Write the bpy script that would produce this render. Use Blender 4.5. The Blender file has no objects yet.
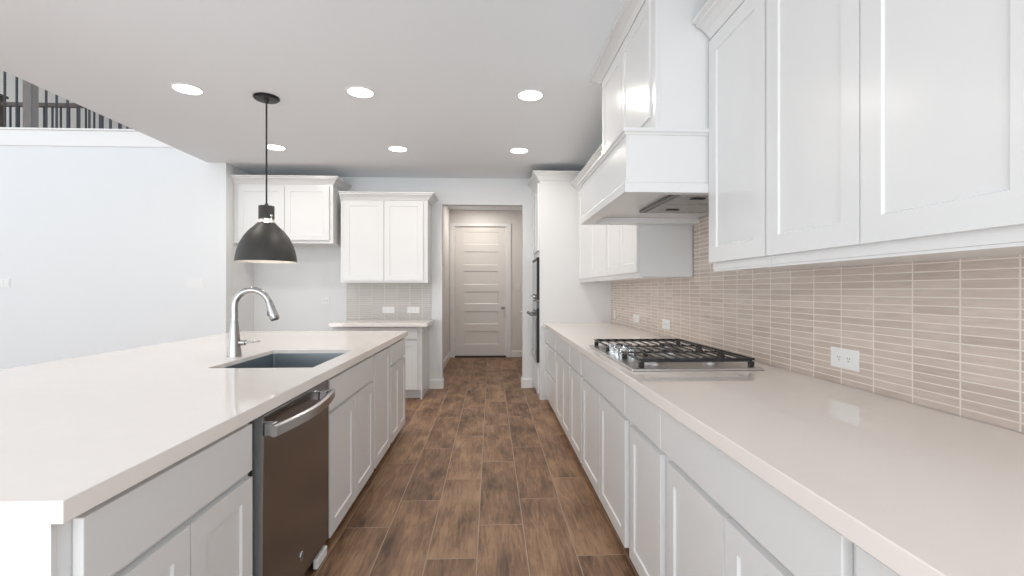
import bpy, bmesh, math, random
from mathutils import Vector, Matrix
random.seed(7)
sc = bpy.context.scene
C = sc.collection

# ------------------------------------------------------------ camera
F = 475.0
cam_d = bpy.data.cameras.new('camera'); cam = bpy.data.objects.new('camera', cam_d); C.objects.link(cam)
cam_d.sensor_fit = 'HORIZONTAL'; cam_d.sensor_width = 36.0; cam_d.lens = F / 1024 * 36.0
cam_d.shift_y = 2.0 / 1024
cam_d.clip_start = 0.02
cam.location = (0, 0, 1.25)
cam.rotation_euler = (math.radians(90), 0, -math.atan(21 / 475.0))
sc.camera = cam

# ------------------------------------------------------------ world, light, exposure
w = bpy.data.worlds.new('sky'); sc.world = w; w.use_nodes = True
bg = w.node_tree.nodes['Background']
bg.inputs[0].default_value = (0.90, 0.95, 1.0, 1); bg.inputs[1].default_value = 1.68
sc.view_settings.view_transform = 'Standard'; sc.view_settings.look = 'None'
sc.view_settings.exposure = 0.0; sc.view_settings.gamma = 1.0
sc.view_settings.use_curve_mapping = False
CAN_W = 6.0

def area_lamp(name, loc, rot, sx, sy, watts, col):
    d = bpy.data.lights.new(name, 'AREA'); d.shape = 'RECTANGLE'; d.size = sx; d.size_y = sy
    d.energy = watts; d.color = col
    o = bpy.data.objects.new(name, d); C.objects.link(o); o.location = loc; o.rotation_euler = rot
    return o
# unseen fill lamps standing in for window daylight from behind and high left
area_lamp('daylight_fill', (-2.0, -2.4, 0.9), (math.radians(135), 0, 0), 6.0, 1.8, 130, (0.93, 0.97, 1.0))  # added behind the camera, tilted up to brighten the ceiling
area_lamp('daylight_fill', (-5.5, 0.5, 5.3), (math.radians(25), 0, 0), 4.0, 3.0, 25, (0.93, 0.97, 1.0))  # unseen overhead fill for the living-room wall and island

# ------------------------------------------------------------ materials
def mat(name, col, rough=0.5, metal=0.0, noise=0.0, scale=8.0, bump=0.0, bscale=60.0, coat=0.0, stretch=(1, 1, 1), **kw):
    m = bpy.data.materials.new(name); m.use_nodes = True
    nt = m.node_tree; N = nt.nodes; L = nt.links; b = N['Principled BSDF']
    b.inputs['Base Color'].default_value = (*col, 1); b.inputs['Roughness'].default_value = rough
    b.inputs['Metallic'].default_value = metal
    if coat: b.inputs['Coat Weight'].default_value = coat; b.inputs['Coat Roughness'].default_value = 0.08
    tc = N.new('ShaderNodeTexCoord'); mp = N.new('ShaderNodeMapping'); mp.inputs['Scale'].default_value = stretch
    L.new(tc.outputs['Object'], mp.inputs[0])
    if noise:
        n = N.new('ShaderNodeTexNoise'); n.inputs['Scale'].default_value = scale; n.inputs['Detail'].default_value = 4
        L.new(mp.outputs[0], n.inputs['Vector'])
        r = N.new('ShaderNodeMix'); r.data_type = 'RGBA'
        r.inputs[6].default_value = (*[max(0, c * (1 - noise)) for c in col], 1)
        r.inputs[7].default_value = (*[min(1, c * (1 + noise)) for c in col], 1)
        L.new(n.outputs['Fac'], r.inputs[0]); L.new(r.outputs[2], b.inputs['Base Color'])
    if bump:
        n2 = N.new('ShaderNodeTexNoise'); n2.inputs['Scale'].default_value = bscale; n2.inputs['Detail'].default_value = 3
        L.new(mp.outputs[0], n2.inputs['Vector'])
        bp = N.new('ShaderNodeBump'); bp.inputs['Strength'].default_value = bump; bp.inputs['Distance'].default_value = 0.002
        L.new(n2.outputs['Fac'], bp.inputs['Height']); L.new(bp.outputs[0], b.inputs['Normal'])
    for k, v in kw.items(): b.inputs[k.replace('_', ' ')].default_value = v
    return m

def emit(name, col, s):
    m = bpy.data.materials.new(name); m.use_nodes = True
    b = m.node_tree.nodes['Principled BSDF']
    b.inputs['Base Color'].default_value = (*col, 1); b.inputs['Emission Color'].default_value = (*col, 1)
    b.inputs['Emission Strength'].default_value = s
    return m

M = {}
M['wall'] = mat('wall_paint', (0.81, 0.82, 0.825), 0.6, noise=0.01, scale=3, bump=0.15, bscale=90)
M['hallwall'] = mat('hall_wall_paint', (0.78, 0.755, 0.73), 0.6, noise=0.01, scale=3, bump=0.15, bscale=90)
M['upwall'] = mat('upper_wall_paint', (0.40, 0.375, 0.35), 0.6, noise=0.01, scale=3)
M['ceil'] = mat('ceiling_paint', (0.86, 0.895, 0.93), 0.8, noise=0.01, scale=2, bump=0.2, bscale=120)
M['trim'] = mat('trim_paint', (0.86, 0.86, 0.85), 0.35, noise=0.006, scale=4)
M['cab'] = mat('cabinet_paint', (0.775, 0.775, 0.77), 0.24, noise=0.006, scale=4, bump=0.03, bscale=200)
M['door'] = mat('door_paint', (0.82, 0.79, 0.765), 0.35, noise=0.008, scale=4)
M['quartz'] = mat('quartz', (0.90, 0.835, 0.785), 0.05, noise=0.02, IOR=1.6, scale=16, bump=0.0)
M['steel'] = mat('brushed_steel', (0.62, 0.61, 0.60), 0.28, 1.0, noise=0.05, scale=30, stretch=(1, 1, 12))
M['sinksteel'] = mat('sink_steel', (0.35, 0.39, 0.42), 0.34, 1.0, noise=0.05, scale=20, stretch=(1, 8, 1))
M['dwsteel'] = mat('dark_stainless', (0.265, 0.26, 0.262), 0.26, 1.0, noise=0.05, scale=14, stretch=(1, 1, 14))
M['faucet'] = mat('faucet_steel', (0.46, 0.455, 0.45), 0.22, 1.0, noise=0.05, scale=30)
M['chrome'] = mat('chrome', (0.80, 0.83, 0.86), 0.12, 1.0, noise=0.01)
M['iron'] = mat('cast_iron', (0.022, 0.022, 0.025), 0.32, 0.2, noise=0.15, scale=60, bump=0.2, bscale=300)
M['black'] = mat('black_metal', (0.016, 0.016, 0.017), 0.4, 0.4, noise=0.1, scale=40)
M['bronze'] = mat('shade_enamel', (0.042, 0.040, 0.038), 0.5, 0.3, noise=0.12, scale=18, bump=0.05, bscale=80)
M['shadein'] = mat('shade_lining', (0.82, 0.80, 0.76), 0.5, noise=0.01)
M['glass_black'] = mat('oven_glass', (0.02, 0.022, 0.025), 0.05, 0.0, noise=0.05, coat=0.5)
M['plastic'] = mat('white_plastic', (0.85, 0.85, 0.84), 0.3, noise=0.004)
M['slot'] = mat('dark_slot', (0.05, 0.05, 0.05), 0.6, noise=0.05)
M['gasket'] = mat('dark_grey_side', (0.16, 0.165, 0.17), 0.45, 0.3, noise=0.05)
M['filter'] = mat('filter_metal', (0.22, 0.22, 0.22), 0.45, 0.4, noise=0.3, scale=90)
M['mesh'] = mat('mesh_filter', (0.45, 0.45, 0.44), 0.5, 0.2, noise=0.35, scale=45)
M['rail'] = mat('rail_iron', (0.035, 0.038, 0.045), 0.5, 0.3, noise=0.05)
M['newel'] = mat('stained_wood_grey', (0.16, 0.145, 0.135), 0.5, noise=0.35, scale=14, stretch=(6, 6, 0.6))
M['hand'] = mat('stained_wood_brown', (0.075, 0.052, 0.042), 0.4, noise=0.3, scale=14, stretch=(0.6, 6, 6))
M['thresh'] = mat('threshold_bronze_kick_shade', (0.05, 0.038, 0.03), 0.6, 0.0, noise=0.1)
M['lamp'] = emit('lamp_lens', (1.0, 0.97, 0.93), 7.0)
M['bulb'] = emit('bulb_glow', (1.0, 0.86, 0.66), 14.0)
M['frost'] = mat('clear_glass_neck', (0.95, 0.95, 0.95), 0.12, 0.0, noise=0.01, Transmission_Weight=0.75, IOR=1.35)

def mnode(N, L, op, a, b=None, c=None):
    n = N.new('ShaderNodeMath'); n.operation = op
    for i, x in enumerate((a, b, c)):
        if x is None: continue
        if isinstance(x, (int, float)): n.inputs[i].default_value = x
        else: L.new(x, n.inputs[i])
    return n.outputs[0]

def plank_floor():
    m = bpy.data.materials.new('wood_look_plank_tile'); m.use_nodes = True
    nt = m.node_tree; N = nt.nodes; L = nt.links; b = N['Principled BSDF']
    tc = N.new('ShaderNodeTexCoord'); s = N.new('ShaderNodeSeparateXYZ'); L.new(tc.outputs['Object'], s.inputs[0])
    f = lambda *a: mnode(N, L, *a)
    xs = f('DIVIDE', f('ADD', s.outputs[0], 0.065), 0.2345)
    col = f('FLOOR', xs); fx = f('SUBTRACT', xs, col)
    k3 = f('FLOORED_MODULO', f('SUBTRACT', col, 1.0), 3.0)
    ys = f('DIVIDE', f('SUBTRACT', s.outputs[1], f('ADD', f('MULTIPLY', k3, 0.31), 0.98)), 0.93)
    # columns step back by a third of a plank
    row = f('FLOOR', ys); fy = f('SUBTRACT', ys, row)
    dx = f('MULTIPLY', f('MINIMUM', fx, f('SUBTRACT', 1.0, fx)), 0.2345)
    dy = f('MULTIPLY', f('MINIMUM', fy, f('SUBTRACT', 1.0, fy)), 0.93)
    d = f('MINIMUM', dx, dy)
    gr = f('LESS_THAN', d, 0.0021)
    cv = N.new('ShaderNodeCombineXYZ'); L.new(col, cv.inputs[0]); L.new(row, cv.inputs[1])
    wn = N.new('ShaderNodeTexWhiteNoise'); wn.noise_dimensions = '3D'; L.new(cv.outputs[0], wn.inputs['Vector'])
    # grain coordinates, shifted per plank
    off = f('MULTIPLY', wn.outputs['Value'], 37.0)
    g = N.new('ShaderNodeCombineXYZ')
    L.new(f('ADD', f('MULTIPLY', s.outputs[0], 26.0), off), g.inputs[0]); L.new(f('ADD', f('MULTIPLY', s.outputs[1], 2.6), off), g.inputs[1])
    n1 = N.new('ShaderNodeTexNoise'); n1.inputs['Scale'].default_value = 1.6; n1.inputs['Detail'].default_value = 8; n1.inputs['Roughness'].default_value = 0.62
    n1.inputs['Distortion'].default_value = 1.2
    L.new(g.outputs[0], n1.inputs['Vector'])
    g2 = N.new('ShaderNodeCombineXYZ')
    L.new(f('ADD', f('MULTIPLY', s.outputs[0], 5.0), off), g2.inputs[0]); L.new(f('ADD', f('MULTIPLY', s.outputs[1], 2.2), off), g2.inputs[1])
    n2 = N.new('ShaderNodeTexNoise'); n2.inputs['Scale'].default_value = 1.3; n2.inputs['Detail'].default_value = 5
    L.new(g2.outputs[0], n2.inputs['Vector'])
    t = f('ADD', f('ADD', f('MULTIPLY', n1.outputs['Fac'], 0.55), f('MULTIPLY', n2.outputs['Fac'], 0.55)), f('MULTIPLY', f('SUBTRACT', wn.outputs['Value'], 0.5), 0.10))
    cr = N.new('ShaderNodeValToRGB'); e = cr.color_ramp.elements
    e[0].position = 0.39; e[0].color = (0.075, 0.037, 0.018, 1)
    e[1].position = 0.71; e[1].color = (0.42, 0.250, 0.140, 1)
    x = e.new(0.55); x.color = (0.240, 0.130, 0.070, 1)
    L.new(t, cr.inputs[0])
    mx = N.new('ShaderNodeMix'); mx.data_type = 'RGBA'; L.new(gr, mx.inputs[0]); L.new(cr.outputs[0], mx.inputs[6])
    mx.inputs[7].default_value = (0.40, 0.31, 0.235, 1); L.new(mx.outputs[2], b.inputs['Base Color'])
    L.new(f('ADD', f('MULTIPLY', n1.outputs['Fac'], 0.2), 0.38), b.inputs['Roughness'])
    bp = N.new('ShaderNodeBump'); bp.inputs['Strength'].default_value = 0.25; bp.inputs['Distance'].default_value = 0.002
    L.new(f('SUBTRACT', f('MULTIPLY', n1.outputs['Fac'], 0.6), f('MULTIPLY', gr, 0.6)), bp.inputs['Height']); L.new(bp.outputs[0], b.inputs['Normal'])
    return m

def stack_tile(name, axis, a_off, pitch, z_off, rowh, c0, c1, cg):
    m = bpy.data.materials.new(name); m.use_nodes = True
    nt = m.node_tree; N = nt.nodes; L = nt.links; b = N['Principled BSDF']
    tc = N.new('ShaderNodeTexCoord'); s = N.new('ShaderNodeSeparateXYZ'); L.new(tc.outputs['Object'], s.inputs[0])
    f = lambda *a: mnode(N, L, *a)
    xs = f('DIVIDE', f('SUBTRACT', s.outputs[axis], a_off), pitch); zs = f('DIVIDE', f('SUBTRACT', s.outputs[2], z_off), rowh)
    cx = f('FLOOR', xs); cz = f('FLOOR', zs); fx = f('SUBTRACT', xs, cx); fz = f('SUBTRACT', zs, cz)
    dx = f('MULTIPLY', f('MINIMUM', fx, f('SUBTRACT', 1.0, fx)), pitch); dz = f('MULTIPLY', f('MINIMUM', fz, f('SUBTRACT', 1.0, fz)), rowh)
    gr = f('MAXIMUM', f('LESS_THAN', dx, 0.0026), f('LESS_THAN', dz, 0.0018))
    cv = N.new('ShaderNodeCombineXYZ'); L.new(cx, cv.inputs[0]); L.new(cz, cv.inputs[1])
    wn = N.new('ShaderNodeTexWhiteNoise'); wn.noise_dimensions = '3D'; L.new(cv.outputs[0], wn.inputs['Vector'])
    g = N.new('ShaderNodeCombineXYZ')
    L.new(f('ADD', f('MULTIPLY', s.outputs[axis], 12.0), f('MULTIPLY', wn.outputs['Value'], 20.0)), g.inputs[0]); L.new(f('MULTIPLY', s.outputs[2], 160.0), g.inputs[1])
    n = N.new('ShaderNodeTexNoise'); n.inputs['Scale'].default_value = 1.0; n.inputs['Detail'].default_value = 5; L.new(g.outputs[0], n.inputs['Vector'])
    t = f('ADD', f('MULTIPLY', n.outputs['Fac'], 0.7), f('MULTIPLY', wn.outputs['Value'], 0.3))
    mx0 = N.new('ShaderNodeMix'); mx0.data_type = 'RGBA'; L.new(t, mx0.inputs[0]); mx0.inputs[6].default_value = (*c0, 1); mx0.inputs[7].default_value = (*c1, 1)
    mx = N.new('ShaderNodeMix'); mx.data_type = 'RGBA'; L.new(gr, mx.inputs[0]); L.new(mx0.outputs[2], mx.inputs[6]); mx.inputs[7].default_value = (*cg, 1)
    L.new(mx.outputs[2], b.inputs['Base Color'])
    L.new(f('ADD', f('MULTIPLY', gr, 0.4), 0.22), b.inputs['Roughness'])
    # pillowed tile with a slight random tilt
    h = f('ADD', f('MINIMUM', f('MULTIPLY', f('MINIMUM', dx, dz), 200.0), 1.0), f('MULTIPLY', f('MULTIPLY', f('SUBTRACT', wn.outputs['Value'], 0.5), fx), 1.2))
    bp = N.new('ShaderNodeBump'); bp.inputs['Strength'].default_value = 0.35; bp.inputs['Distance'].default_value = 0.0015
    L.new(h, bp.inputs['Height']); L.new(bp.outputs[0], b.inputs['Normal'])
    return m
M['floor'] = plank_floor()
TC = ((0.40, 0.315, 0.26), (0.80, 0.69, 0.61), (0.80, 0.73, 0.66))
M['tile'] = stack_tile('stacked_glass_tile', 1, 1.172, 0.1577, 0.8785, 0.0268, *TC)
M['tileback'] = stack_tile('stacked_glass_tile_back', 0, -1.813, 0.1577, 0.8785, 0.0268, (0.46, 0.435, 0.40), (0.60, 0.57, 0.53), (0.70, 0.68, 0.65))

# ------------------------------------------------------------ geometry helpers
class G:
    def __init__(s): s.bm = bmesh.new()
    def box(s, x0, x1, y0, y1, z0, z1, bev=0.0):
        r = bmesh.ops.create_cube(s.bm, size=1.0)
        vs = r['verts']
        for v in vs:
            v.co = Vector(((x0 + x1) / 2 + v.co.x * (x1 - x0), (y0 + y1) / 2 + v.co.y * (y1 - y0), (z0 + z1) / 2 + v.co.z * (z1 - z0)))
        if bev:
            es = list({e for v in vs for e in v.link_edges})
            bmesh.ops.bevel(s.bm, geom=es, offset=bev, segments=2, affect='EDGES', profile=0.5)
        return s
    def face(s, pts):
        vs = [s.bm.verts.new(p) for p in pts]
        return s.bm.faces.new(vs)
    def lathe(s, c, prof, n=40, axis='z', closed=False):
        rings = []
        for r, h in prof:
            ring = []
            for i in range(n):
                a = 2 * math.pi * i / n; p, q = r * math.cos(a), r * math.sin(a)
                if axis == 'z': co = (c[0] + p, c[1] + q, c[2] + h)
                elif axis == 'x': co = (c[0] + h, c[1] + p, c[2] + q)
                else: co = (c[0] + p, c[1] + h, c[2] + q)
                ring.append(s.bm.verts.new(co))
            rings.append(ring)
        pairs = list(zip(rings, rings[1:]))
        if closed: pairs.append((rings[-1], rings[0]))
        for A, B in pairs:
            for i in range(n):
                s.bm.faces.new((A[i], A[(i + 1) % n], B[(i + 1) % n], B[i]))
        if not closed:
            if prof[0][0] > 1e-5: s.bm.faces.new(rings[0][::-1])
            if prof[-1][0] > 1e-5: s.bm.faces.new(rings[-1])
        return s
    def tube(s, pts, rad, n=14):
        pts = [Vector(p) for p in pts]
        if not isinstance(rad, (list, tuple)): rad = [rad] * len(pts)
        rings = []; up = None
        for i, p in enumerate(pts):
            t = (pts[min(i + 1, len(pts) - 1)] - pts[max(i - 1, 0)]).normalized()
            if up is None:
                up = Vector((0, 0, 1)) if abs(t.z) < 0.9 else Vector((0, 1, 0))
            a = t.cross(up).normalized(); b = a.cross(t).normalized(); up = b
            rings.append([s.bm.verts.new(p + a * rad[i] * math.cos(2 * math.pi * k / n) + b * rad[i] * math.sin(2 * math.pi * k / n)) for k in range(n)])
        for A, B in zip(rings, rings[1:]):
            for k in range(n): s.bm.faces.new((A[k], A[(k + 1) % n], B[(k + 1) % n], B[k]))
        s.bm.faces.new(rings[0][::-1]); s.bm.faces.new(rings[-1])
        return s
    def panelled(s, ax, plane, out, a0, a1, z0, z1, th, panels, rec=0.008, slope=0.006):
        """slab whose front face sits at `plane` facing `out` along axis ax ('x' or 'y'), with recessed panels"""
        def co(a, z, d):
            q = plane - out * (th - d)
            return (q, a, z) if ax == 'x' else (a, q, z)
        As = sorted({a0, a1} | {p[0] for p in panels} | {p[1] for p in panels})
        Zs = sorted({z0, z1} | {p[2] for p in panels} | {p[3] for p in panels})
        cache = {}
        def V(a, z, d):
            k = (round(a, 5), round(z, 5), round(d, 5))
            if k not in cache: cache[k] = s.bm.verts.new(co(a, z, d))
            return cache[k]
        def inp(a, z):
            return any(p[0] - 1e-6 < a < p[1] + 1e-6 and p[2] - 1e-6 < z < p[3] + 1e-6 for p in panels)
        for a, b in zip(As, As[1:]):
            for c, d in zip(Zs, Zs[1:]):
                if inp((a + b) / 2, (c + d) / 2):
                    o = [V(a, c, th), V(b, c, th), V(b, d, th), V(a, d, th)]
                    i = [V(a + slope, c + slope, th - rec), V(b - slope, c + slope, th - rec), V(b - slope, d - slope, th - rec), V(a + slope, d - slope, th - rec)]
                    s.bm.faces.new(i)
                    for k in range(4): s.bm.faces.new((o[k], o[(k + 1) % 4], i[(k + 1) % 4], i[k]))
                else:
                    s.bm.faces.new((V(a, c, th), V(b, c, th), V(b, d, th), V(a, d, th)))
        for a, b in zip(As, As[1:]):
            s.bm.faces.new((V(a, z0, th), V(b, z0, th), V(b, z0, 0), V(a, z0, 0))); s.bm.faces.new((V(a, z1, th), V(b, z1, th), V(b, z1, 0), V(a, z1, 0)))
        for c, d in zip(Zs, Zs[1:]):
            s.bm.faces.new((V(a0, c, th), V(a0, d, th), V(a0, d, 0), V(a0, c, 0))); s.bm.faces.new((V(a1, c, th), V(a1, d, th), V(a1, d, 0), V(a1, c, 0)))
        s.bm.faces.new([V(a, z0, 0) for a in As] + [V(a1, z, 0) for z in Zs[1:]] + [V(a, z1, 0) for a in As[-2::-1]] + [V(a0, z, 0) for z in Zs[-2:0:-1]])
        return s
    def panelled_down(s, x0, x1, y0, y1, z0, z1, b=0.022):
        s.box(x0, x0 + b, y0, y1, z0, z1, 0.001).box(x1 - b, x1, y0, y1, z0, z1, 0.001)
        s.box(x0 + b, x1 - b, y0, y0 + b, z0, z1, 0.001).box(x0 + b, x1 - b, y1 - b, y1, z0, z1, 0.001)
        return s.box(x0 + b, x1 - b, y0 + b, y1 - b, z0 + 0.003, z1)
    def sweep(s, path, prof, side=1):
        """closed profile [(out, z)] swept along an open xy path with mitred corners"""
        P = [Vector(p) for p in path]; rings = []
        for i, p in enumerate(P):
            ns = []
            if i > 0: t = (P[i] - P[i - 1]).normalized(); ns.append(Vector((t.y, -t.x)) * side)
            if i < len(P) - 1: t = (P[i + 1] - P[i]).normalized(); ns.append(Vector((t.y, -t.x)) * side)
            n = ns[0] if len(ns) == 1 else (ns[0] + ns[1]) / (1 + ns[0].dot(ns[1]))
            rings.append([s.bm.verts.new((p.x + n.x * o, p.y + n.y * o, z)) for o, z in prof])
        m = len(prof)
        for A, B in zip(rings, rings[1:]):
            for k in range(m): s.bm.faces.new((A[k], A[(k + 1) % m], B[(k + 1) % m], B[k]))
        s.bm.faces.new(rings[0]); s.bm.faces.new(rings[-1][::-1])
        return s

def wloc(o):
    v = Vector((0, 0, 0))
    while o is not None: v += o.location; o = o.parent
    return v

def obj(name, g, m, parent=None, smooth=False, recalc=True):
    me = bpy.data.meshes.new(name)
    if recalc: bmesh.ops.recalc_face_normals(g.bm, faces=g.bm.faces[:])
    base = wloc(parent)
    if base.length: bmesh.ops.translate(g.bm, verts=g.bm.verts[:], vec=-base)
    g.bm.to_mesh(me); g.bm.free()
    me.materials.append(m)
    if smooth:
        for p in me.polygons: p.use_smooth = True
        try: me.set_sharp_from_angle(angle=math.radians(40))
        except Exception: pass
    o = bpy.data.objects.new(name, me); C.objects.link(o)
    if parent: o.parent = parent
    return o

def tag(o, label, cat, group=None):
    o['label'] = label; o['category'] = cat
    if group: o['group'] = group
    return o
def thing(name, label, cat, loc, group=None):
    o = bpy.data.objects.new(name, None); C.objects.link(o); o.location = loc; o.empty_display_size = 0.1
    return tag(o, label, cat, group)
def struct(name, g, m, parent=None, smooth=False):
    o = obj(name, g, m, parent, smooth)
    if parent is None: o['kind'] = 'structure'
    return o
def copy_tree(o, parent=None):
    c = o.copy(); C.objects.link(c); c.parent = parent
    for ch in list(o.children): copy_tree(ch, c)
    return c

# ------------------------------------------------------------ room shell
CZ = 2.67; WX = 1.379; BY = 6.055
struct('floor', G().box(-9.5, 1.5, -2.6, 9.0, -0.08, 0.0), M['floor'])
g = G().box(-3.157, 1.5, -2.6, 5.429, CZ, CZ + 0.35).box(-2.95, 1.5, 5.4295, BY + 0.12, CZ, CZ + 0.35)
struct('ceiling', g, M['ceil'])
struct('ceiling', G().box(-0.9, 1.0, BY + 0.121, 9.0, 2.735, 2.80), M['ceil'])
struct('wall_right', G().box(WX, 1.5, -2.6, BY, 0, CZ), M['wall'])
g = G().box(-3.05, -0.619, BY, BY + 0.12, 0, CZ).box(0.404, 1.5, BY, BY + 0.12, 0, CZ).box(-0.619, 0.404, BY, BY + 0.12, 2.334, CZ)
struct('wall_back', g, M['wall'])
struct('wall_left', G().box(-3.06, -2.95, 5.575, BY, 0, CZ), M['wall'])
struct('wall_living_room', G().box(-9.5, -2.95, 5.43, 5.57, 0, 2.80).box(-9.5, -3.157, 5.43, 5.57, 2.80, 2.999), M['wall'])
struct('trim_1', G().box(-9.5, -3.18, 5.417, 5.43, 2.829, 3.00, 0.003).box(-9.5, -3.18, 5.40, 5.60, 3.00, 3.02, 0.004), M['trim'])
struct('wall_hall_left', G().box(-0.86, -0.762, BY + 0.121, 8.84, 0, 2.735), M['hallwall'])
struct('wall_hall_right', G().box(0.80, 0.90, BY + 0.121, 8.84, 0, 2.735), M['hallwall'])
struct('wall_hall_end', G().box(-0.86, -0.67, 8.84, 8.96, 0, 2.735).box(0.279, 0.90, 8.84, 8.96, 0, 2.735).box(-0.67, 0.279, 8.84, 8.96, 2.43, 2.735), M['hallwall'])
# upper landing seen through the railing
struct('floor_landing', G().box(-9.5, -3.2, 5.61, 9.2, 2.78, 2.98), M['hallwall'])
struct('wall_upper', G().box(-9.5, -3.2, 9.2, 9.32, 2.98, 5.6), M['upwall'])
struct('wall_upper_side', G().box(-3.157, -3.06, -2.6, 5.39, CZ + 0.36, 5.6), M['wall'])
struct('ceiling_upper', G().box(-9.5, -3.06, -2.6, 9.32, 5.6, 5.7), M['ceil'])

def base_prof(h=0.125, t=0.016):
    return [(0, 0.001), (t, 0.001), (t, h - 0.02), (t * 0.55, h - 0.008), (t * 0.35, h), (0, h)]
def baseboard(name, path, side=1): struct(name, G().sweep(path, base_prof(), side), M['trim'])
baseboard('baseboard_back', [(-0.765, BY), (-0.619, BY), (-0.619, BY + 0.12)], 1)
baseboard('baseboard_right', [(0.404, BY + 0.12), (0.404, BY), (0.53, BY)], 1)
baseboard('baseboard_hall_left', [(-0.762, BY + 0.125), (-0.762, 8.82)], 1)
baseboard('baseboard_hall_end', [(0.382, 8.84), (0.79, 8.84)], 1)
baseboard('baseboard_living_room', [(-9.4, 5.43), (-2.95, 5.43)], 1)

# hall door
d = G().panelled('y', 8.855, -1, -0.667, 0.276, 0.03, 2.425, 0.04,
    [(-0.505, 0.137, a, b) for a, b in ((0.24, 0.488), (0.611, 0.853), (0.99, 1.222), (1.35, 1.603), (1.714, 1.965), (2.095, 2.335))], 0.010, 0.014)
dr = obj('door_1', d, M['door']); dr['kind'] = 'structure'
k = G().lathe((0.225, 8.855, 0.925), [(0.0, -0.085), (0.018, -0.082), (0.030, -0.070), (0.033, -0.055), (0.028, -0.040), (0.013, -0.030), (0.013, -0.014), (0.034, -0.010), (0.036, 0.0)], 24, 'y')
kn = obj('door_knob', k, M['steel'], dr, True); kn['label'] = 'satin nickel door knob'
for z in (0.28, 1.22, 2.15):
    obj('hinge', G().box(-0.676, -0.664, 8.835, 8.856, z, z + 0.1, 0.002), M['steel'], dr)
cs = [(0, 0), (0.014, 0), (0.020, 0.004)]
g = G().box(-0.755, -0.672, 8.815, 8.839, 0.001, 2.48, 0.004).box(0.281, 0.372, 8.815, 8.839, 0.001, 2.48, 0.004).box(-0.672, 0.281, 8.815, 8.839, 2.43, 2.48, 0.004)
struct('trim_2', g, M['trim'])
struct('trim_3', G().box(-0.667, 0.276, 8.79, 8.88, 0.001, 0.0295, 0.003), M['thresh'])

# ------------------------------------------------------------ cabinet builders
WH = M['cab']
def cab(name, label, cat, x0, x1, y0, y1, z, group=None):
    return thing(name, label, cat, ((x0 + x1) / 2, (y0 + y1) / 2, z), group)
def door(root, ax, plane, out, a0, a1, z0, z1, stile=0.062, name='door'):
    return obj(name, G().panelled(ax, plane, out, a0, a1, z0, z1, 0.021, [(a0 + stile, a1 - stile, z0 + stile, z1 - stile)], 0.007, 0.0035), WH, root)
def drawer(root, ax, plane, out, a0, a1, z0, z1):
    g = G()
    if ax == 'x':
        g.box(*sorted((plane, plane - out * 0.021)), a0, a1, z0, z1, 0.0025)
    else: g.box(a0, a1, *sorted((plane, plane - out * 0.021)), z0, z1, 0.0025)
    return obj('drawer', g, WH, root)
DT, DB, DO, BZ = 0.8215, 0.672, 0.652, 0.068
TK = 0.105

# ---------------- right base run
XR = 0.612
def base_right(y0, y1, doors, drawers, label):
    r = cab('base_cabinet', label, 'cabinet', XR, 1.36, y0, y1, 0, 'white base cabinets of the right run')
    g = G().box(XR + 0.022, 1.370, y0 + 0.0008, y1 - 0.0008, 0.06, 0.8385)
    obj('body', g, WH, r)
    obj('toe_kick', G().box(XR + 0.15, XR + 0.165, y0 + 0.0008, y1 - 0.0008, 0.001, 0.0595), WH, r)
    for a, b in doors: door(r, 'x', XR, -1, a, b, BZ, DO, min(0.062, (b - a) * 0.2))
    for a, b, c, e in drawers: drawer(r, 'x', XR, -1, a, b, c, e)
    return r
base_right(-0.30, 0.788, [(-0.28, 0.245), (0.250, 0.773)], [(-0.28, 0.773, DB, DT)], 'white base cabinet at the near end of the right run, mostly below the photo')
base_right(0.790, 1.691, [(0.803, 1.220), (1.226, 1.632)], [(0.803, 1.688, DB, DT)], 'wide two-door white base cabinet with one long drawer, nearest whole unit of the right run')
base_right(1.6915, 2.149, [(1.696, 2.078)], [(1.695, 2.145, DB, DT)], 'single-door white base cabinet just before the cooktop cabinet')
base_right(2.1495, 3.196, [(2.152, 2.655), (2.661, 3.180)], [(2.152, 3.180, DB, DT)], 'two-door white base cabinet below the gas cooktop')
base_right(3.198, 3.668, [(3.214, 3.655)], [(3.214, 3.655, DB, DT)], 'single-door white base cabinet just past the cooktop cabinet')
base_right(3.670, 4.505, [(3.684, 4.090), (4.096, 4.490)], [(3.684, 4.490, DB, DT)], 'two-door white base cabinet between the narrow door and the drawer stack')
base_right(4.507, 5.372, [], [(4.522, 5.350, DB, DT), (4.522, 5.350, 0.375, DO), (4.522, 5.350, BZ, 0.355)], 'white three-drawer base cabinet beside the oven tower')
tag(obj('countertop', G().box(0.586, 1.3705, -0.30, 5.373, 0.8395, 0.881, 0.002), M['quartz']), 'long cream quartz countertop under the tiled wall, holding the cooktop', 'countertop')

# tiled splash
g = G().box(1.371, 1.3785, -0.30, 5.373, 0.8815, 1.345).box(1.371, 1.3785, 2.094, 3.16, 1.345, 1.72)
tag(obj('backsplash', g, M['tile']), 'glossy taupe stacked tile backsplash along the right wall', 'backsplash')

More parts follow.
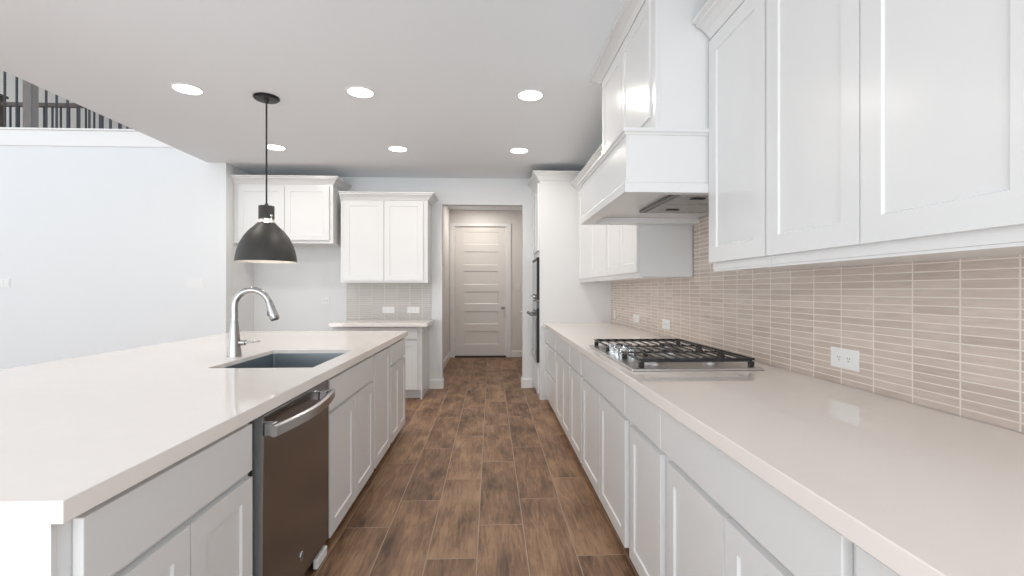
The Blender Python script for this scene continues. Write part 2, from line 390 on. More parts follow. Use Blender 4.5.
# ---------------- right upper cabinets
CROWN = [(0.0, 0.0), (0.012, 0.0), (0.018, 0.012), (0.030, 0.030), (0.052, 0.050), (0.066, 0.057), (0.066, 0.068), (0.082, 0.072), (0.082, 0.085), (0.0, 0.085)]
def crown(root, path, z, side, k=1.0, kz=None):
    kz = kz or k
    return obj('crown_moulding', G().sweep(path, [(o * k, z + h * kz) for o, h in CROWN], side), WH, root)
def upper_right(XU, y0, y1, doors, label, far=False):
    r = cab('wall_cabinet', label, 'cabinet', XU, 1.36, y0, y1, 1.333, 'white wall cabinets on the right wall')
    x = XU + 0.022
    # carcass with a recessed bottom
    g = G().box(x, 1.3705, y0 + 0.0008, y1 - 0.0008, 1.341, 2.375)
    obj('body', g, WH, r)
    obj('light_rail', G().box(x + 0.002, x + 0.022, y0 + 0.0008, y1 - 0.0008, 1.333, 1.3405), WH, r)
    for a, b in doors: door(r, 'x', XU, -1, a, b, 1.372, 2.362, min(0.066, (b - a) * 0.19))
    crown(r, [(XU + 0.02, y0 + 0.0008), (XU + 0.02, y1 - 0.0008)], 2.3755, -1, 1.15, 0.93)
    return r
upper_right(0.975, -0.30, 0.773, [(-0.285, 0.237), (0.242, 0.765)], 'white wall cabinet nearest the camera, cut by the right edge of the photo')
upper_right(0.975, 0.7735, 1.647, [(0.785, 1.213), (1.218, 1.642)], 'two-door white wall cabinet above the near outlet')
upper_right(0.975, 1.649, 2.092, [(1.654, 2.088)], 'single-door white wall cabinet on the near side of the range hood')
upper_right(0.985, 3.172, 4.020, [(3.176, 3.605), (3.610, 4.012)], 'two-door white wall cabinet just beyond the range hood')
upper_right(0.985, 4.022, 5.373, [(4.030, 4.640), (4.646, 5.30)], 'white wall cabinet against the side of the oven tower')

# ---------------- range hood
h = thing('range_hood', 'white wooden box range hood rising to the ceiling above the cooktop', 'range hood', (1.0, 2.6, 1.688))
HX, H0, H1 = 0.604, 2.100, 3.155
CH1 = 3.125
g = G()
zb, zt, zr = 1.688, 1.958, 1.725
# hood box as four walls and a recessed soffit
g.box(HX, HX + 0.02, H0, H1, zb, zt)
g.box(HX + 0.02, 1.3705, H0, H0 + 0.02, zb, zt).box(HX + 0.02, 1.3705, H1 - 0.02, H1, zb, zt)
g.box(HX + 0.02, 1.3705, H0 + 0.02, H1 - 0.02, zr, zt)
obj('body', g, WH, h)
LIP = [(0.0, 1.690), (0.008, 1.688), (0.008, 1.728), (0.004, 1.734), (0.0, 1.734)]
obj('lower_band', G().sweep([(1.3705, H1), (HX, H1), (HX, H0), (1.3705, H0)], LIP, 1), WH, h)
obj('inner_lip', G().box(HX + 0.021, HX + 0.075, H0 + 0.021, H1 - 0.021, 1.690, 1.724).box(HX + 0.075, 1.3705, H0 + 0.021, H0 + 0.06, 1.690, 1.724).box(HX + 0.075, 1.3705, H1 - 0.075, H1 - 0.021, 1.690, 1.724), WH, h)
MO = [(0.0, 1.944), (0.006, 1.944), (0.010, 1.952), (0.018, 1.958), (0.018, 1.972), (0.0, 1.978)]
obj('shelf_moulding', G().sweep([(1.3705, H1), (HX, H1), (HX, H0), (1.3705, H0)], MO, 1).box(HX, 1.3705, H0, H1, 1.9585, 1.9785), WH, h)
CX = 0.738
obj('chimney', G().box(CX + 0.022, 1.3705, H0 + 0.004, CH1, 1.979, CZ - 0.002), WH, h)
obj('face_frame', G().box(CX, CX + 0.0215, H0 + 0.004, CH1, 1.979, CZ - 0.002), WH, h)
for a, b in ((2.165, 2.628), (2.634, 3.085)):
    obj('door', G().panelled('x', CX - 0.010, -1, a, b, 2.045, 2.612, 0.0095, [(a + 0.062, b - 0.062, 2.107, 2.55)], 0.006, 0.004), WH, h)
obj('crown_moulding', G().sweep([(1.3705, CH1 + 0.001), (CX, CH1 + 0.001), (CX, H0 + 0.003), (0.91, H0 + 0.003)], [(o * 0.98, 2.62 + z * 0.58) for o, z in CROWN], 1), WH, h)
vent = obj('vent_insert', G().box(0.885, 1.315, 2.16, 2.80, 1.7095, 1.7245, 0.003), M['filter'], h); vent['label'] = 'grey metal filter insert under the hood'
for y0, y1 in ((2.19, 2.47), (2.49, 2.77)):
    obj('filter_screen', G().panelled_down(0.91, 1.29, y0, y1, 1.7035, 1.7093), M['mesh'], vent)
for y in (2.30, 2.63): obj('handle', G().box(0.99, 1.06, y, y + 0.03, 1.699, 1.7034, 0.001), M['black'], vent)

# ---------------- oven tower
t = thing('oven_tower', 'tall white cabinet tower holding the microwave and the wall oven', 'cabinet', (0.96, 5.65, 0))
TX = 0.552; T0, T1 = 5.375, 6.045
obj('body', G().box(TX, 1.3705, T0, T1, 0.001, 2.50), WH, t)
for a, b in ((5.395, 5.705), (5.710, 6.02)): door(t, 'x', TX - 0.0215, -1, a, b, 1.70, 2.47, 0.06)
drawer(t, 'x', TX - 0.0215, -1, 5.395, 6.02, 0.075, 0.36)
crown(t, [(TX, T1), (TX, T0), (1.05, T0)], 2.492, 1, 0.98, 1.12)
mw = thing('microwave', 'black glass and stainless built-in microwave above the oven', 'microwave', (0.54, 5.65, 1.14))
XF = TX - 0.002
obj('frame', G().box(XF - 0.020, XF, 5.41, 6.01, 1.14, 1.625, 0.003), M['gasket'], mw)
obj('side_edge', G().box(XF - 0.028, XF, 5.398, 5.4095, 1.137, 1.625), M['black'], mw)
obj('door_glass', G().box(XF - 0.027, XF - 0.0203, 5.43, 5.99, 1.20, 1.585, 0.002), M['glass_black'], mw)
obj('control_strip', G().box(XF - 0.027, XF - 0.0203, 5.43, 5.99, 1.59, 1.620, 0.002), M['black'], mw)
obj('handle', G().tube([(XF - 0.05, 5.48, 1.175), (XF - 0.05, 5.93, 1.175)], 0.009).tube([(XF - 0.02, 5.50, 1.175), (XF - 0.05, 5.50, 1.175)], 0.006).tube([(XF - 0.02, 5.87, 1.175), (XF - 0.05, 5.87, 1.175)], 0.006), M['steel'], mw, True)
ov = thing('wall_oven', 'stainless single wall oven with a bar handle below the microwave', 'oven', (0.54, 5.65, 0.38))
obj('frame', G().box(XF - 0.020, XF, 5.41, 6.01, 0.42, 1.125, 0.003), M['gasket'], ov)
obj('side_edge', G().box(XF - 0.031, XF, 5.398, 5.4095, 0.42, 1.04), M['black'], ov)
obj('door_panel', G().box(XF - 0.030, XF - 0.0203, 5.42, 6.0, 0.43, 0.995, 0.003), M['steel'], ov)
obj('door_glass', G().box(XF - 0.033, XF - 0.0303, 5.49, 5.93, 0.50, 0.90, 0.001), M['glass_black'], ov)
obj('control_panel', G().box(XF - 0.027, XF - 0.0203, 5.43, 5.99, 1.015, 1.115, 0.002), M['glass_black'], ov)
obj('handle', G().tube([(XF - 0.082, 5.43, 0.965), (XF - 0.082, 5.98, 0.965)], 0.019).tube([(XF - 0.03, 5.46, 0.965), (XF - 0.082, 5.46, 0.965)], 0.009).tube([(XF - 0.03, 5.91, 0.965), (XF - 0.082, 5.91, 0.965)], 0.009), M['gasket'], ov, True)

# ---------------- island
XI = -0.765; XIF = -0.787
def island_cab(y0, y1, doors, drawers, label, z_door=DO, hollow=False):
    r = cab('island_cabinet', label, 'cabinet', -1.38, XI, y0, y1, 0, 'white cabinets under the island countertop')
    if hollow:
        g = G().box(XIF - 0.018, XIF, y0 + 0.0008, y1 - 0.0008, 0.06, 0.8385).box(-1.38, -1.3705, y0 + 0.0008, y1 - 0.0008, 0.06, 0.8385)
        g.box(-1.3705, XIF - 0.018, y0 + 0.0008, y0 + 0.019, 0.06, 0.8385).box(-1.3705, XIF - 0.018, y1 - 0.019, y1 - 0.0008, 0.06, 0.8385).box(-1.3705, XIF - 0.018, y0 + 0.019, y1 - 0.019, 0.06, 0.078)
    else: g = G().box(-1.38, XIF, y0 + 0.0008, y1 - 0.0008, 0.06, 0.8385)
    obj('body', g, WH, r)
    obj('toe_kick', G().box(XIF - 0.15, XIF - 0.135, y0 + 0.0008, y1 - 0.0008, 0.001, 0.0595), M['thresh'], r)  # dark colour put on the kick to deepen the shade under the doors
    for a, b in doors: door(r, 'x', XI, 1, a, b, BZ, z_door, min(0.062, (b - a) * 0.2))
    for a, b in drawers: drawer(r, 'x', XI, 1, a, b, DB, DT)
    return r
island_cab(0.896, 1.575, [(0.927, 1.244), (1.250, 1.560)], [(0.927, 1.560)], 'white island cabinet nearest the camera, drawer over two doors')
island_cab(2.292, 3.158, [(2.302, 2.712), (2.718, 3.135)], [(2.302, 3.135)], 'white island sink cabinet with a wide false drawer over two doors', hollow=True)
island_cab(3.160, 3.668, [(3.180, 3.650)], [], 'white island cabinet with one full-height door', z_door=DT)
island_cab(3.670, 4.300, [(3.705, 3.995), (4.001, 4.285)], [(3.705, 4.285)], 'narrow white cabinet at the far end of the island')
tag(obj('end_panel', G().box(-1.96, XIF, 0.886, 0.8965, 0.001, 0.8385), WH), 'plain white panel closing the near end of the island', 'panel')
bp_ = thing('island_back_panel', 'white seating-side knee wall of the island', 'panel', (-1.67, 2.6, 0))
obj('body', G().box(-1.96, -1.382, 0.908, 4.30, 0.001, 0.8385), WH, bp_)
for i in range(4):
    a = 0.95 + i * 0.845
    obj('panel', G().panelled('x', -1.98, -1, a, a + 0.80, 0.14, 0.80, 0.019, [(a + 0.08, a + 0.72, 0.22, 0.72)]), WH, bp_)

# countertop with sink cut-out
SX0, SX1, SY0, SY1 = -1.342, -0.850, 2.302, 2.985
def slab_hole(x, y, z0, z1, bev=0.002):
    g = G(); bm = g.bm
    grid = {}
    for zi, z in enumerate((z0, z1)):
        for i in range(4):
            for j in range(4): grid[i, j, zi] = bm.verts.new((x[i], y[j], z))
    for i in range(3):
        for j in range(3):
            if (i, j) == (1, 1): continue
            for zi in (0, 1): bm.faces.new((grid[i, j, zi], grid[i + 1, j, zi], grid[i + 1, j + 1, zi], grid[i, j + 1, zi]))
    for i in range(3):
        for j in (0, 3): bm.faces.new((grid[i, j, 0], grid[i + 1, j, 0], grid[i + 1, j, 1], grid[i, j, 1]))
        for j in (0, 3): bm.faces.new((grid[j, i, 0], grid[j, i + 1, 0], grid[j, i + 1, 1], grid[j, i, 1]))
    for j in (1, 2):
        bm.faces.new((grid[1, j, 0], grid[2, j, 0], grid[2, j, 1], grid[1, j, 1]))
        bm.faces.new((grid[j, 1, 0], grid[j, 2, 0], grid[j, 2, 1], grid[j, 1, 1]))
    bmesh.ops.recalc_face_normals(bm, faces=bm.faces[:])
    es = [e for e in bm.edges if len(e.link_faces) == 2 and e.calc_face_angle(0) > 0.5]
    bmesh.ops.bevel(bm, geom=es, offset=bev, segments=2, affect='EDGES', profile=0.5)
    return g
tag(obj('island_countertop', slab_hole([-2.263, SX0, SX1, -0.748], [0.865, SY0, SY1, 4.333], 0.8395, 0.881), M['quartz']),
    'broad cream quartz island countertop with the sink cut-out', 'countertop')

sk = thing('kitchen_sink', 'undermounted rectangular stainless sink in the island', 'sink', ((SX0 + SX1) / 2, (SY0 + SY1) / 2, 0.66))
g = G(); bm = g.bm
def rr(x0, x1, y0, y1, r, z, n=6):
    out = []
    for cx, cy, a0 in ((x1 - r, y1 - r, 0), (x0 + r, y1 - r, 90), (x0 + r, y0 + r, 180), (x1 - r, y0 + r, 270)):
        for i in range(n + 1):
            a = math.radians(a0 + 90 * i / n); out.append(bm.verts.new((cx + r * math.cos(a), cy + r * math.sin(a), z)))
    return out
x0, x1, y0, y1 = SX0 + 0.003, SX1 - 0.003, SY0 + 0.003, SY1 - 0.003
R1 = rr(x0 - 0.002, x1 + 0.002, y0 - 0.002, y1 + 0.002, 0.012, 0.8600)
R2 = rr(x0, x1, y0, y1, 0.012, 0.8600); R3 = rr(x0, x1, y0, y1, 0.012, 0.665)
R4 = rr(x0 + 0.018, x1 - 0.018, y0 + 0.018, y1 - 0.018, 0.02, 0.650)
R5 = rr(x0 - 0.002, x1 + 0.002, y0 - 0.002, y1 + 0.002, 0.012, 0.8370); R6 = rr(x0 - 0.002, x1 + 0.002, y0 - 0.002, y1 + 0.002, 0.012, 0.646)
for A, B in ((R1, R2), (R2, R3), (R3, R4), (R1, R5), (R5, R6)):
    n = len(A)
    for i in range(n): bm.faces.new((A[i], A[(i + 1) % n], B[(i + 1) % n], B[i]))
bm.faces.new(R4); bm.faces.new(R6)
obj('basin', g, M['sinksteel'], sk)
obj('drain', G().lathe(((SX0 + SX1) / 2 - 0.05, (SY0 + SY1) / 2, 0.6505), [(0.0, 0.0015), (0.03, 0.0015), (0.032, 0.004), (0.05, 0.004), (0.055, 0.0)], 28), M['chrome'], sk, True)

# faucet
fx, fy = -1.425, 2.705
fa = thing('faucet', 'tall brushed steel gooseneck pull-down faucet beside the sink', 'faucet', (fx, fy, 0.881))
obj('base', G().lathe((fx, fy, 0.881), [(0.0, 0.0), (0.037, 0.0), (0.037, 0.006), (0.035, 0.02), (0.030, 0.09), (0.0225, 0.17), (0.0195, 0.196), (0.0, 0.196)], 32), M['faucet'], fa, True)
r = 0.097; cx, cz = fx + r, 1.153
pts = [(fx, fy, 1.0775), (fx, fy, 1.11), (fx, fy, 1.14)] + [(cx - r * math.cos(math.radians(a)), fy, cz + r * math.sin(math.radians(a))) for a in range(0, 163, 9)]
obj('gooseneck', G().tube(pts, 0.0178, 20), M['faucet'], fa, True)
a = math.radians(162); e0 = Vector((cx - r * math.cos(a), fy, cz + r * math.sin(a))); dv = Vector((math.sin(math.radians(18)) , 0, -math.cos(math.radians(18))))
sh = obj('spray_head', G().tube([e0 + dv * q for q in (0.0005, 0.004, 0.028, 0.064, 0.095, 0.101)], [0.019, 0.0195, 0.021, 0.024, 0.026, 0.023], 20), M['faucet'], fa, True)
obj('nozzle', G().tube([e0 + dv * 0.1015, e0 + dv * 0.107], [0.021, 0.019], 20), M['slot'], sh, True)
obj('button', G().tube([e0 + dv * 0.05 + Vector((-0.0215, 0, -0.005)), e0 + dv * 0.075 + Vector((-0.027, 0, -0.007))], 0.005, 8), M['black'], sh, True)
obj('handle_hub', G().tube([(fx + 0.0285, fy, 0.958), (fx + 0.060, fy, 0.958)], [0.0165, 0.0165], 20), M['faucet'], fa, True)
obj('lever', G().tube([(fx + 0.0605, fy, 0.958), (fx + 0.070, fy, 0.960), (fx + 0.14, fy, 0.966)], [0.011, 0.006, 0.0045], 12), M['faucet'], fa, True)

# ---------------- dishwasher
dw = thing('dishwasher', 'dark stainless dishwasher with a bowed bar handle in the island', 'dishwasher', (-1.08, 1.93, 0))
obj('tub_body', G().box(-1.36, -0.812, 1.590, 2.285, 0.075, 0.832), M['gasket'], dw)
dd = obj('door', G().box(-0.811, XI, 1.632, 2.281, 0.080, 0.828, 0.006), M['dwsteel'], dw)
obj('door_edge', G().box(-0.80, XI - 0.001, 1.6285, 1.6318, 0.09, 0.822), M['chrome'], dw)
g = G()
pts = []; n = 22; rings = []
for i in range(n + 1):
    u = i / n; y = 1.612 + u * (2.20 - 1.612); x = -0.722 + 0.034 * math.sin(math.pi * u) - 0.0
    rings.append([g.bm.verts.new(q) for q in ((x, y, 0.800), (x + 0.012, y, 0.796), (x + 0.012, y, 0.764), (x, y, 0.760), (x - 0.010, y, 0.764), (x - 0.010, y, 0.796))])
for A, B in zip(rings, rings[1:]):
    for k in range(6): g.bm.faces.new((A[k], A[(k + 1) % 6], B[(k + 1) % 6], B[k]))
g.bm.faces.new(rings[0]); g.bm.faces.new(rings[-1])
hb = obj('handle', g, M['faucet'], dw, True)
for y in (1.634, 2.150):
    b = obj('bracket', G().box(XI + 0.0005, -0.7325, y, y + 0.035, 0.758, 0.800, 0.003), M['chrome'], hb)
    b['label'] = 'bright polished bracket'
lg = obj('badge', G().lathe((XI + 0.0005, 1.955, 0.175), [(0.0, 0.003), (0.017, 0.003), (0.019, 0.0)], 28, 'x'), M['chrome'], dd, True)
lg['label'] = 'small round silver maker badge'
mono = G()
def arc(cy, cz, r, a0, a1, x=XI + 0.0042, n=14): return [(x, cy + r * math.cos(math.radians(a0 + (a1 - a0) * i / n)), cz + r * math.sin(math.radians(a0 + (a1 - a0) * i / n))) for i in range(n + 1)]
mono.tube(arc(1.955, 0.175, 0.0155, 0, 358), 0.0009, 6)
mono.tube(arc(1.960, 0.176, 0.006, 40, 330), 0.0011, 6); mono.tube(arc(1.9495, 0.1785, 0.0035, 60, 290), 0.001, 6); mono.tube(arc(1.9495, 0.172, 0.0038, 100, 330), 0.001, 6)
obj('monogram', mono, M['slot'], lg)
g = G(); g.box(-0.792, -0.770, 2.15, 2.275, 0.004, 0.05, 0.006)
ft = obj('foot_bracket', g, M['plastic'], dw); ft['label'] = 'white plastic corner bracket at floor level'
obj('toe_plate', G().box(-0.86, -0.845, 1.60, 2.285, 0.002, 0.072), M['black'], dw)

# ---------------- cooktop
ck = thing('cooktop', 'five burner stainless gas cooktop with black grates on the right counter', 'cooktop', (0.945, 2.6, 0.881))
obj('tray', G().box(0.636, 1.250, 2.120, 3.060, 0.8815, 0.893, 0.004), M['steel'], ck)
def burner(x, y, r):
    b = obj('burner', G().lathe((x, y, 0.8935), [(0.0, 0.0), (r * 1.35, 0.0), (r * 1.35, 0.003), (r * 1.05, 0.006), (r, 0.016), (0.0, 0.016)], 28), M['steel'], ck, True)
    obj('burner_cap', G().lathe((x, y, 0.910), [(0.0, 0.0), (r * 0.92, 0.0), (r * 0.92, 0.006), (r * 0.8, 0.009), (0.0, 0.009)], 28), M['iron'], b, True)
for x, y, rr_ in ((0.80, 2.30, 0.045), (1.08, 2.30, 0.038), (1.00, 2.59, 0.055), (0.80, 2.89, 0.038), (1.08, 2.89, 0.045)): burner(x, y, rr_)
def grate(y0, y1, x0, x1):
    g = G(); z0, z1 = 0.921, 0.934
    for x in (x0, x1 - 0.009): g.box(x, x + 0.009, y0, y1, z0 + 0.002, z1, 0.002)
    for y, out in ((y0, y0 < 2.2), (y1 - 0.012, y1 > 3.0)):
        if out: g.box(x0 + 0.011, x1 - 0.011, y, y + 0.012, z0 - 0.004, z1, 0.002)
        else: g.box(x0 + 0.011, x1 - 0.011, y + 0.004, y + 0.009, z0, z0 + 0.006, 0.001)
    n = 11 if x1 - x0 > 0.5 else 8
    for i in range(1, n):
        x = x0 + (x1 - x0) * i / n - 0.004
        g.box(x, x + 0.006, y0 + 0.006, y1 - 0.006, z0 + 0.006, z1, 0.001)
    o = obj('grate', g, M['iron'], ck)
    for x in (x0 + 0.001, x1 - 0.025):
        for y in (y0 + 0.001, y1 - 0.019): obj('foot', G().box(x, x + 0.024, y, y + 0.018, 0.8935, 0.9175, 0.002), M['iron'], o)
grate(2.155, 2.455, 0.680, 1.225); grate(2.459, 2.721, 0.800, 1.225); grate(2.725, 3.040, 0.665, 1.225)
for x, y in ((0.700, 2.475), (0.700, 2.60), (0.700, 2.70), (0.765, 2.535), (0.765, 2.655)):
    kb = obj('knob', G().lathe((x, y, 0.8935), [(0.0, 0.0), (0.027, 0.0), (0.027, 0.004), (0.020, 0.005), (0.024, 0.032), (0.021, 0.036), (0.0, 0.036)], 24), M['chrome'], ck, True)
    obj('grip', G().box(x - 0.019, x + 0.019, y - 0.005, y + 0.005, 0.930, 0.942, 0.002), M['chrome'], kb)

# ---------------- back-left cabinets
def door_y(root, plane, a0, a1, z0, z1, st=0.062): return door(root, 'y', plane, -1, a0, a1, z0, z1, st)
c = cab('wall_cabinet', 'taller-hung two-door white cabinet over the empty refrigerator alcove', 'cabinet', -2.94, -1.83, 5.57, 6.05, 1.79)
obj('body', G().box(-2.948, -1.829, 5.592, BY - 0.001, 1.790, 2.474), WH, c)
door_y(c, 5.570, -2.895, -2.376, 1.825, 2.445); door_y(c, 5.570, -2.370, -1.868, 1.825, 2.445)
crown(c, [(-2.948, 5.592), (-1.829, 5.592), (-1.829, BY - 0.001)], 2.470, 1)
c = cab('wall_cabinet', 'two-door white wall cabinet above the small tiled backsplash', 'cabinet', -1.80, -0.745, 5.65, 6.05, 1.335)
obj('body', G().box(-1.765, -0.750, 5.672, BY - 0.001, 1.335, 2.318), WH, c)
door_y(c, 5.650, -1.725, -1.262, 1.360, 2.300); door_y(c, 5.650, -1.256, -0.800, 1.360, 2.300)
crown(c, [(-1.765, 5.672), (-0.750, 5.672), (-0.750, BY - 0.001)], 2.310, 1)
c = cab('base_cabinet', 'white base cabinet on the back wall, partly hidden by the island', 'cabinet', -1.80, -0.785, 5.44, 6.05, 0)
obj('body', G().box(-1.80, -0.785, 5.462, BY - 0.001, 0.105, 0.8385).box(-0.803, -0.785, 5.462, BY - 0.001, 0.001, 0.105), WH, c)
obj('toe_kick', G().box(-1.80, -0.804, 5.54, 5.555, 0.001, 0.1045), WH, c)
drawer(c, 'y', 5.440, -1, -1.76, -0.835, 0.690, DT)
door_y(c, 5.440, -1.76, -1.300, 0.115, 0.675); door_y(c, 5.440, -1.294, -0.835, 0.115, 0.675)
tag(obj('countertop', G().box(-1.797, -0.715, 5.360, BY - 0.001, 0.8395, 0.881, 0.002), M['quartz']), 'short quartz countertop on the back wall cabinet', 'countertop')
tag(obj('backsplash', G().box(-1.813, -0.753, BY - 0.008, BY - 0.0005, 0.8815, 1.334), M['tileback']), 'small grey stacked tile backsplash on the back wall', 'backsplash')

# ---------------- outlets and switches
def outlet(face, p, q, z0, z1, plane, label, group=None, kind='outlet'):
    """face 'x-' on the right wall (p,q along Y) or 'y-' on a back wall (p,q along X)"""
    def bx(g, a, b, c, e, d0, d1, bev=0.0):
        if face == 'x-': g.box(plane - d1, plane - d0, a, b, c, e, bev)
        else: g.box(a, b, plane - d1, plane - d0, c, e, bev)
    mid = (p + q) / 2; zc = (z0 + z1) / 2
    loc = (plane, mid, zc) if face == 'x-' else (mid, plane, zc)
    r = thing('wall_outlet' if kind == 'outlet' else 'light_switch', label, 'outlet' if kind == 'outlet' else 'switch', loc, group or ('wall outlets' if kind == 'outlet' else 'light switches'))
    g = G(); bx(g, p, q, z0, z1, 0.0005, 0.006, 0.0015); obj('cover_plate', g, M['plastic'], r)
    W, Hh = q - p, z1 - z0
    if kind == 'outlet':
        horiz = W > Hh
        for s in (-1, 1):
            a, c = (mid + s * W * 0.17, zc) if horiz else (mid, zc + s * Hh * 0.17)
            g = G(); bx(g, a - min(W, Hh) * 0.19, a + min(W, Hh) * 0.19, c - min(W, Hh) * 0.19, c + min(W, Hh) * 0.19, 0.0062, 0.0075, 0.0006)
            so = obj('socket', g, M['plastic'], r)
            g = G(); t_ = min(W, Hh)
            for k in (-1, 1): bx(g, a - t_ * 0.012 + k * t_ * 0.07, a + t_ * 0.012 + k * t_ * 0.07, c, c + t_ * 0.09, 0.0076, 0.0080)
            bx(g, a - t_ * 0.03, a + t_ * 0.03, c - t_ * 0.12, c - t_ * 0.07, 0.0076, 0.0080)
            obj('slot', g, M['slot'], so)
    else:
        n = max(1, round(W / 0.06)) if W > Hh else 1
        for k in range(n):
            a = p + W * (k + 0.5) / n
            g = G(); bx(g, a - 0.016, a + 0.016, zc - Hh * 0.27, zc + Hh * 0.27, 0.0062, 0.009, 0.001); obj('rocker', g, M['plastic'], r)
outlet('x-', 1.708, 1.853, 0.945, 1.023, 1.371, 'white double outlet on the tile nearest the camera, under the wall cabinets')
outlet('x-', 3.574, 3.733, 0.944, 1.020, 1.371, 'white outlet on the tile just past the cooktop')
outlet('x-', 4.319, 4.502, 0.944, 1.020, 1.371, 'white outlet on the tile midway between cooktop and oven tower')
outlet('x-', 5.180, 5.232, 0.940, 1.025, 1.371, 'narrow white outlet on the tile beside the oven tower')
outlet('y-', -1.365, -1.215, 0.959, 1.039, BY - 0.008, 'left one of two white outlets on the small back wall backsplash')
outlet('y-', -1.055, -0.902, 0.959, 1.039, BY - 0.008, 'right one of two white outlets on the small back wall backsplash')
outlet('y-', -2.119, -2.020, 1.070, 1.165, BY, 'white outlet plate on the empty alcove wall')
outlet('y-', -5.42, -5.25, 1.275, 1.375, 5.43, 'white switch plate on the bright wall at the left edge', kind='switch')
outlet('y-', -3.37, -3.19, 1.275, 1.375, 5.43, 'white switch plate on the bright wall near the alcove corner', kind='switch')
outlet('y-', 0.465, 0.541, 1.26, 1.37, 8.84, 'white switch plate beside the hall door', kind='switch')
tag(obj('door_bumper', G().lathe((0.404, 6.115, 0.965), [(0.0, -0.022), (0.010, -0.020), (0.012, -0.008), (0.016, -0.0005)], 16, 'x'), M['steel'], None, True),
    'small metal door bumper on the right side of the hall opening', 'door bumper')

# ---------------- recessed lights
def can(x, y, z, r, label, watts, grp):
    o = thing('recessed_light', label, 'ceiling light', (x, y, z), grp)
    obj('trim_ring', G().lathe((x, y, z), [(r, -0.0005), (r + 0.016, -0.0005), (r + 0.016, -0.004), (r, -0.006)], 36, closed=True), M['plastic'], o, True)
    obj('lens', G().lathe((x, y, z), [(0.0, -0.0045), (r - 0.001, -0.0045), (r - 0.001, -0.001), (0.0, -0.001)], 36), M['lamp'], o)
    d = bpy.data.lights.new('can_beam', 'AREA'); d.shape = 'DISK'; d.size = r * 1.8; d.energy = watts; d.color = (1.0, 0.93, 0.85)
    l = bpy.data.objects.new('can_beam', d); C.objects.link(l); l.location = (0, 0, -0.008); l.parent = o
for x, y, s in ((-2.14, 3.45, 'front row, left of the pendant'), (-0.935, 3.45, 'front row, middle one of three'), (0.285, 3.45, 'front row, nearest the range hood'),
             (-2.14, 4.82, 'back row, just right of the pendant cord'), (-0.935, 4.82, 'back row, middle one of three'), (0.285, 4.82, 'back row, nearest the oven tower')):
    can(x, y, CZ, 0.087, 'round recessed ceiling light, ' + s, CAN_W, 'recessed lights in the kitchen ceiling')
can(-0.18, 8.2, 2.735, 0.075, 'small recessed ceiling light in the hall beyond the opening', 10, None)

# ---------------- pendant lamp
px, py = -1.652, 3.575
pl = thing('pendant_lamp', 'dark bronze dome pendant lamp hanging over the island', 'pendant lamp', (px, py, CZ))
obj('canopy', G().lathe((px, py, CZ), [(0.0, -0.0005), (0.088, -0.0005), (0.090, -0.010), (0.080, -0.020), (0.018, -0.024), (0.012, -0.045), (0.0, -0.045)], 40), M['black'], pl, True)
obj('cord', G().tube([(px, py, CZ - 0.0455), (px, py, 2.3), (px, py, 1.8885)], 0.0062, 10), M['black'], pl, True)
obj('socket_cap', G().lathe((px, py, 0), [(0.0, 1.888), (0.010, 1.888), (0.014, 1.874), (0.052, 1.868), (0.054, 1.864), (0.054, 1.772), (0.0, 1.772)], 36), M['bronze'], pl, True)
obj('glass_neck', G().lathe((px, py, 0), [(0.048, 1.7715), (0.050, 1.760), (0.058, 1.748), (0.064, 1.743), (0.060, 1.743), (0.053, 1.747), (0.045, 1.760), (0.043, 1.7715)], 36, closed=True), M['frost'], pl, True)
obj('thumbscrew', G().lathe((px + 0.048, py - 0.030, 0), [(0.0, 1.806), (0.008, 1.802), (0.011, 1.793), (0.008, 1.785), (0.004, 1.781), (0.006, 1.765), (0.0, 1.745)], 14), M['chrome'], pl, True)
prof = [(r_ * 0.925, z_) for r_, z_ in [(0.066, 1.742), (0.094, 1.715), (0.131, 1.682), (0.164, 1.640), (0.190, 1.594), (0.210, 1.540), (0.220, 1.495), (0.224, 1.458)]]
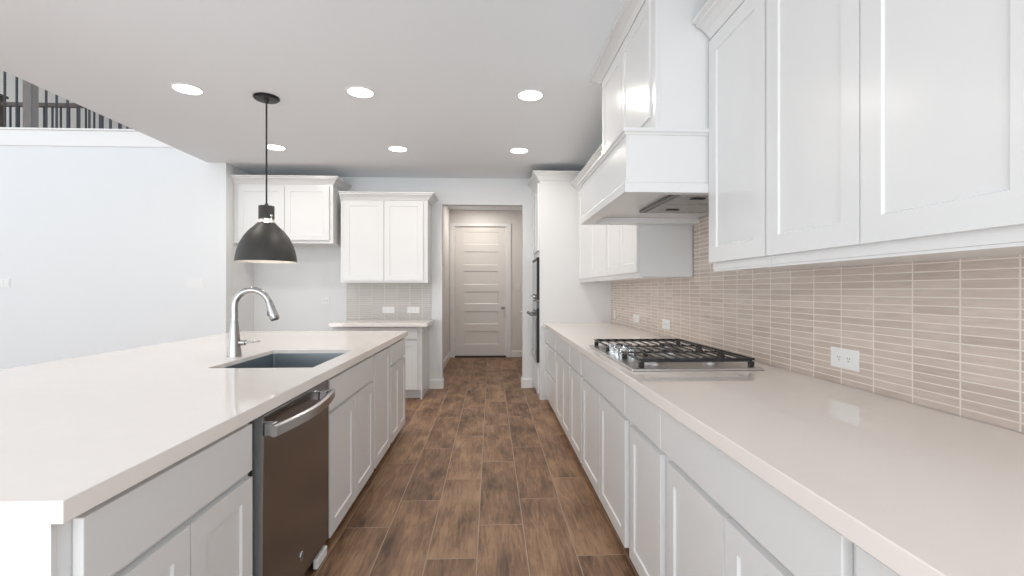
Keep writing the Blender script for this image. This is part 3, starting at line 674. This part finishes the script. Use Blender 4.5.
inn = [(r_ - 0.004, z_ - 0.003) for r_, z_ in prof]; inn[-1] = (0.2032, 1.458)
sd = obj('shade', G().lathe((px, py, 0), prof + inn[::-1], 56, closed=True), M['bronze'], pl, True)
lin = [(r_ - 0.0045, z_ - 0.0035) for r_, z_ in prof]; lin[-1] = (0.2027, 1.4575)
li2 = [(r_ - 0.0015, z_ - 0.001) for r_, z_ in lin]; li2[-1] = (0.2012, 1.4575)
ln = obj('lining', G().lathe((px, py, 0), lin + li2[::-1], 56, closed=True), M['shadein'], sd, True); ln['label'] = 'white inner lining of the shade'
obj('bulb', G().lathe((px, py, 0), [(0.0, 1.771), (0.014, 1.770), (0.016, 1.745), (0.026, 1.722), (0.032, 1.700), (0.028, 1.680), (0.014, 1.667), (0.0, 1.664)], 24), M['bulb'], pl, True)

# ---------------- upstairs railing
rl = thing('stair_railing', 'near landing railing of dark balusters on the white half wall', 'railing', (-5.6, 5.52, 3.02))
obj('handrail', G().box(-8.5, -3.25, 5.49, 5.55, 4.06, 4.11, 0.01), M['hand'], rl)
obj('newel_post', G().box(-5.160, -5.070, 5.47, 5.56, 3.021, 4.20, 0.003), M['newel'], rl)
xs = [-5.395 - 0.127 * i for i in range(0, 12)] + [-5.268, -4.954, -4.842, -4.725, -4.60, -4.49, -4.375, -4.265, -4.15, -4.03, -3.90]
for x in xs: obj('baluster', G().box(x - 0.007, x + 0.007, 5.511, 5.529, 3.021, 4.06), M['rail'], rl)
r2 = thing('stair_railing', 'farther landing railing with its handrail in view behind the first', 'railing', (-6.5, 7.5, 2.98))
obj('handrail', G().box(-7.38, -5.2, 7.47, 7.53, 4.02, 4.08, 0.008), M['hand'], r2)
n2 = obj('newel_post', G().box(-7.50, -7.385, 7.44, 7.56, 2.981, 4.16, 0.004), M['hand'], r2)
obj('post_cap', G().box(-7.53, -7.355, 7.41, 7.59, 4.161, 4.20, 0.008), M['hand'], n2)
for i in range(17):
    x = -7.25 + i * 0.122; obj('baluster', G().box(x - 0.009, x + 0.009, 7.49, 7.51, 2.981, 4.02), M['rail'], r2)
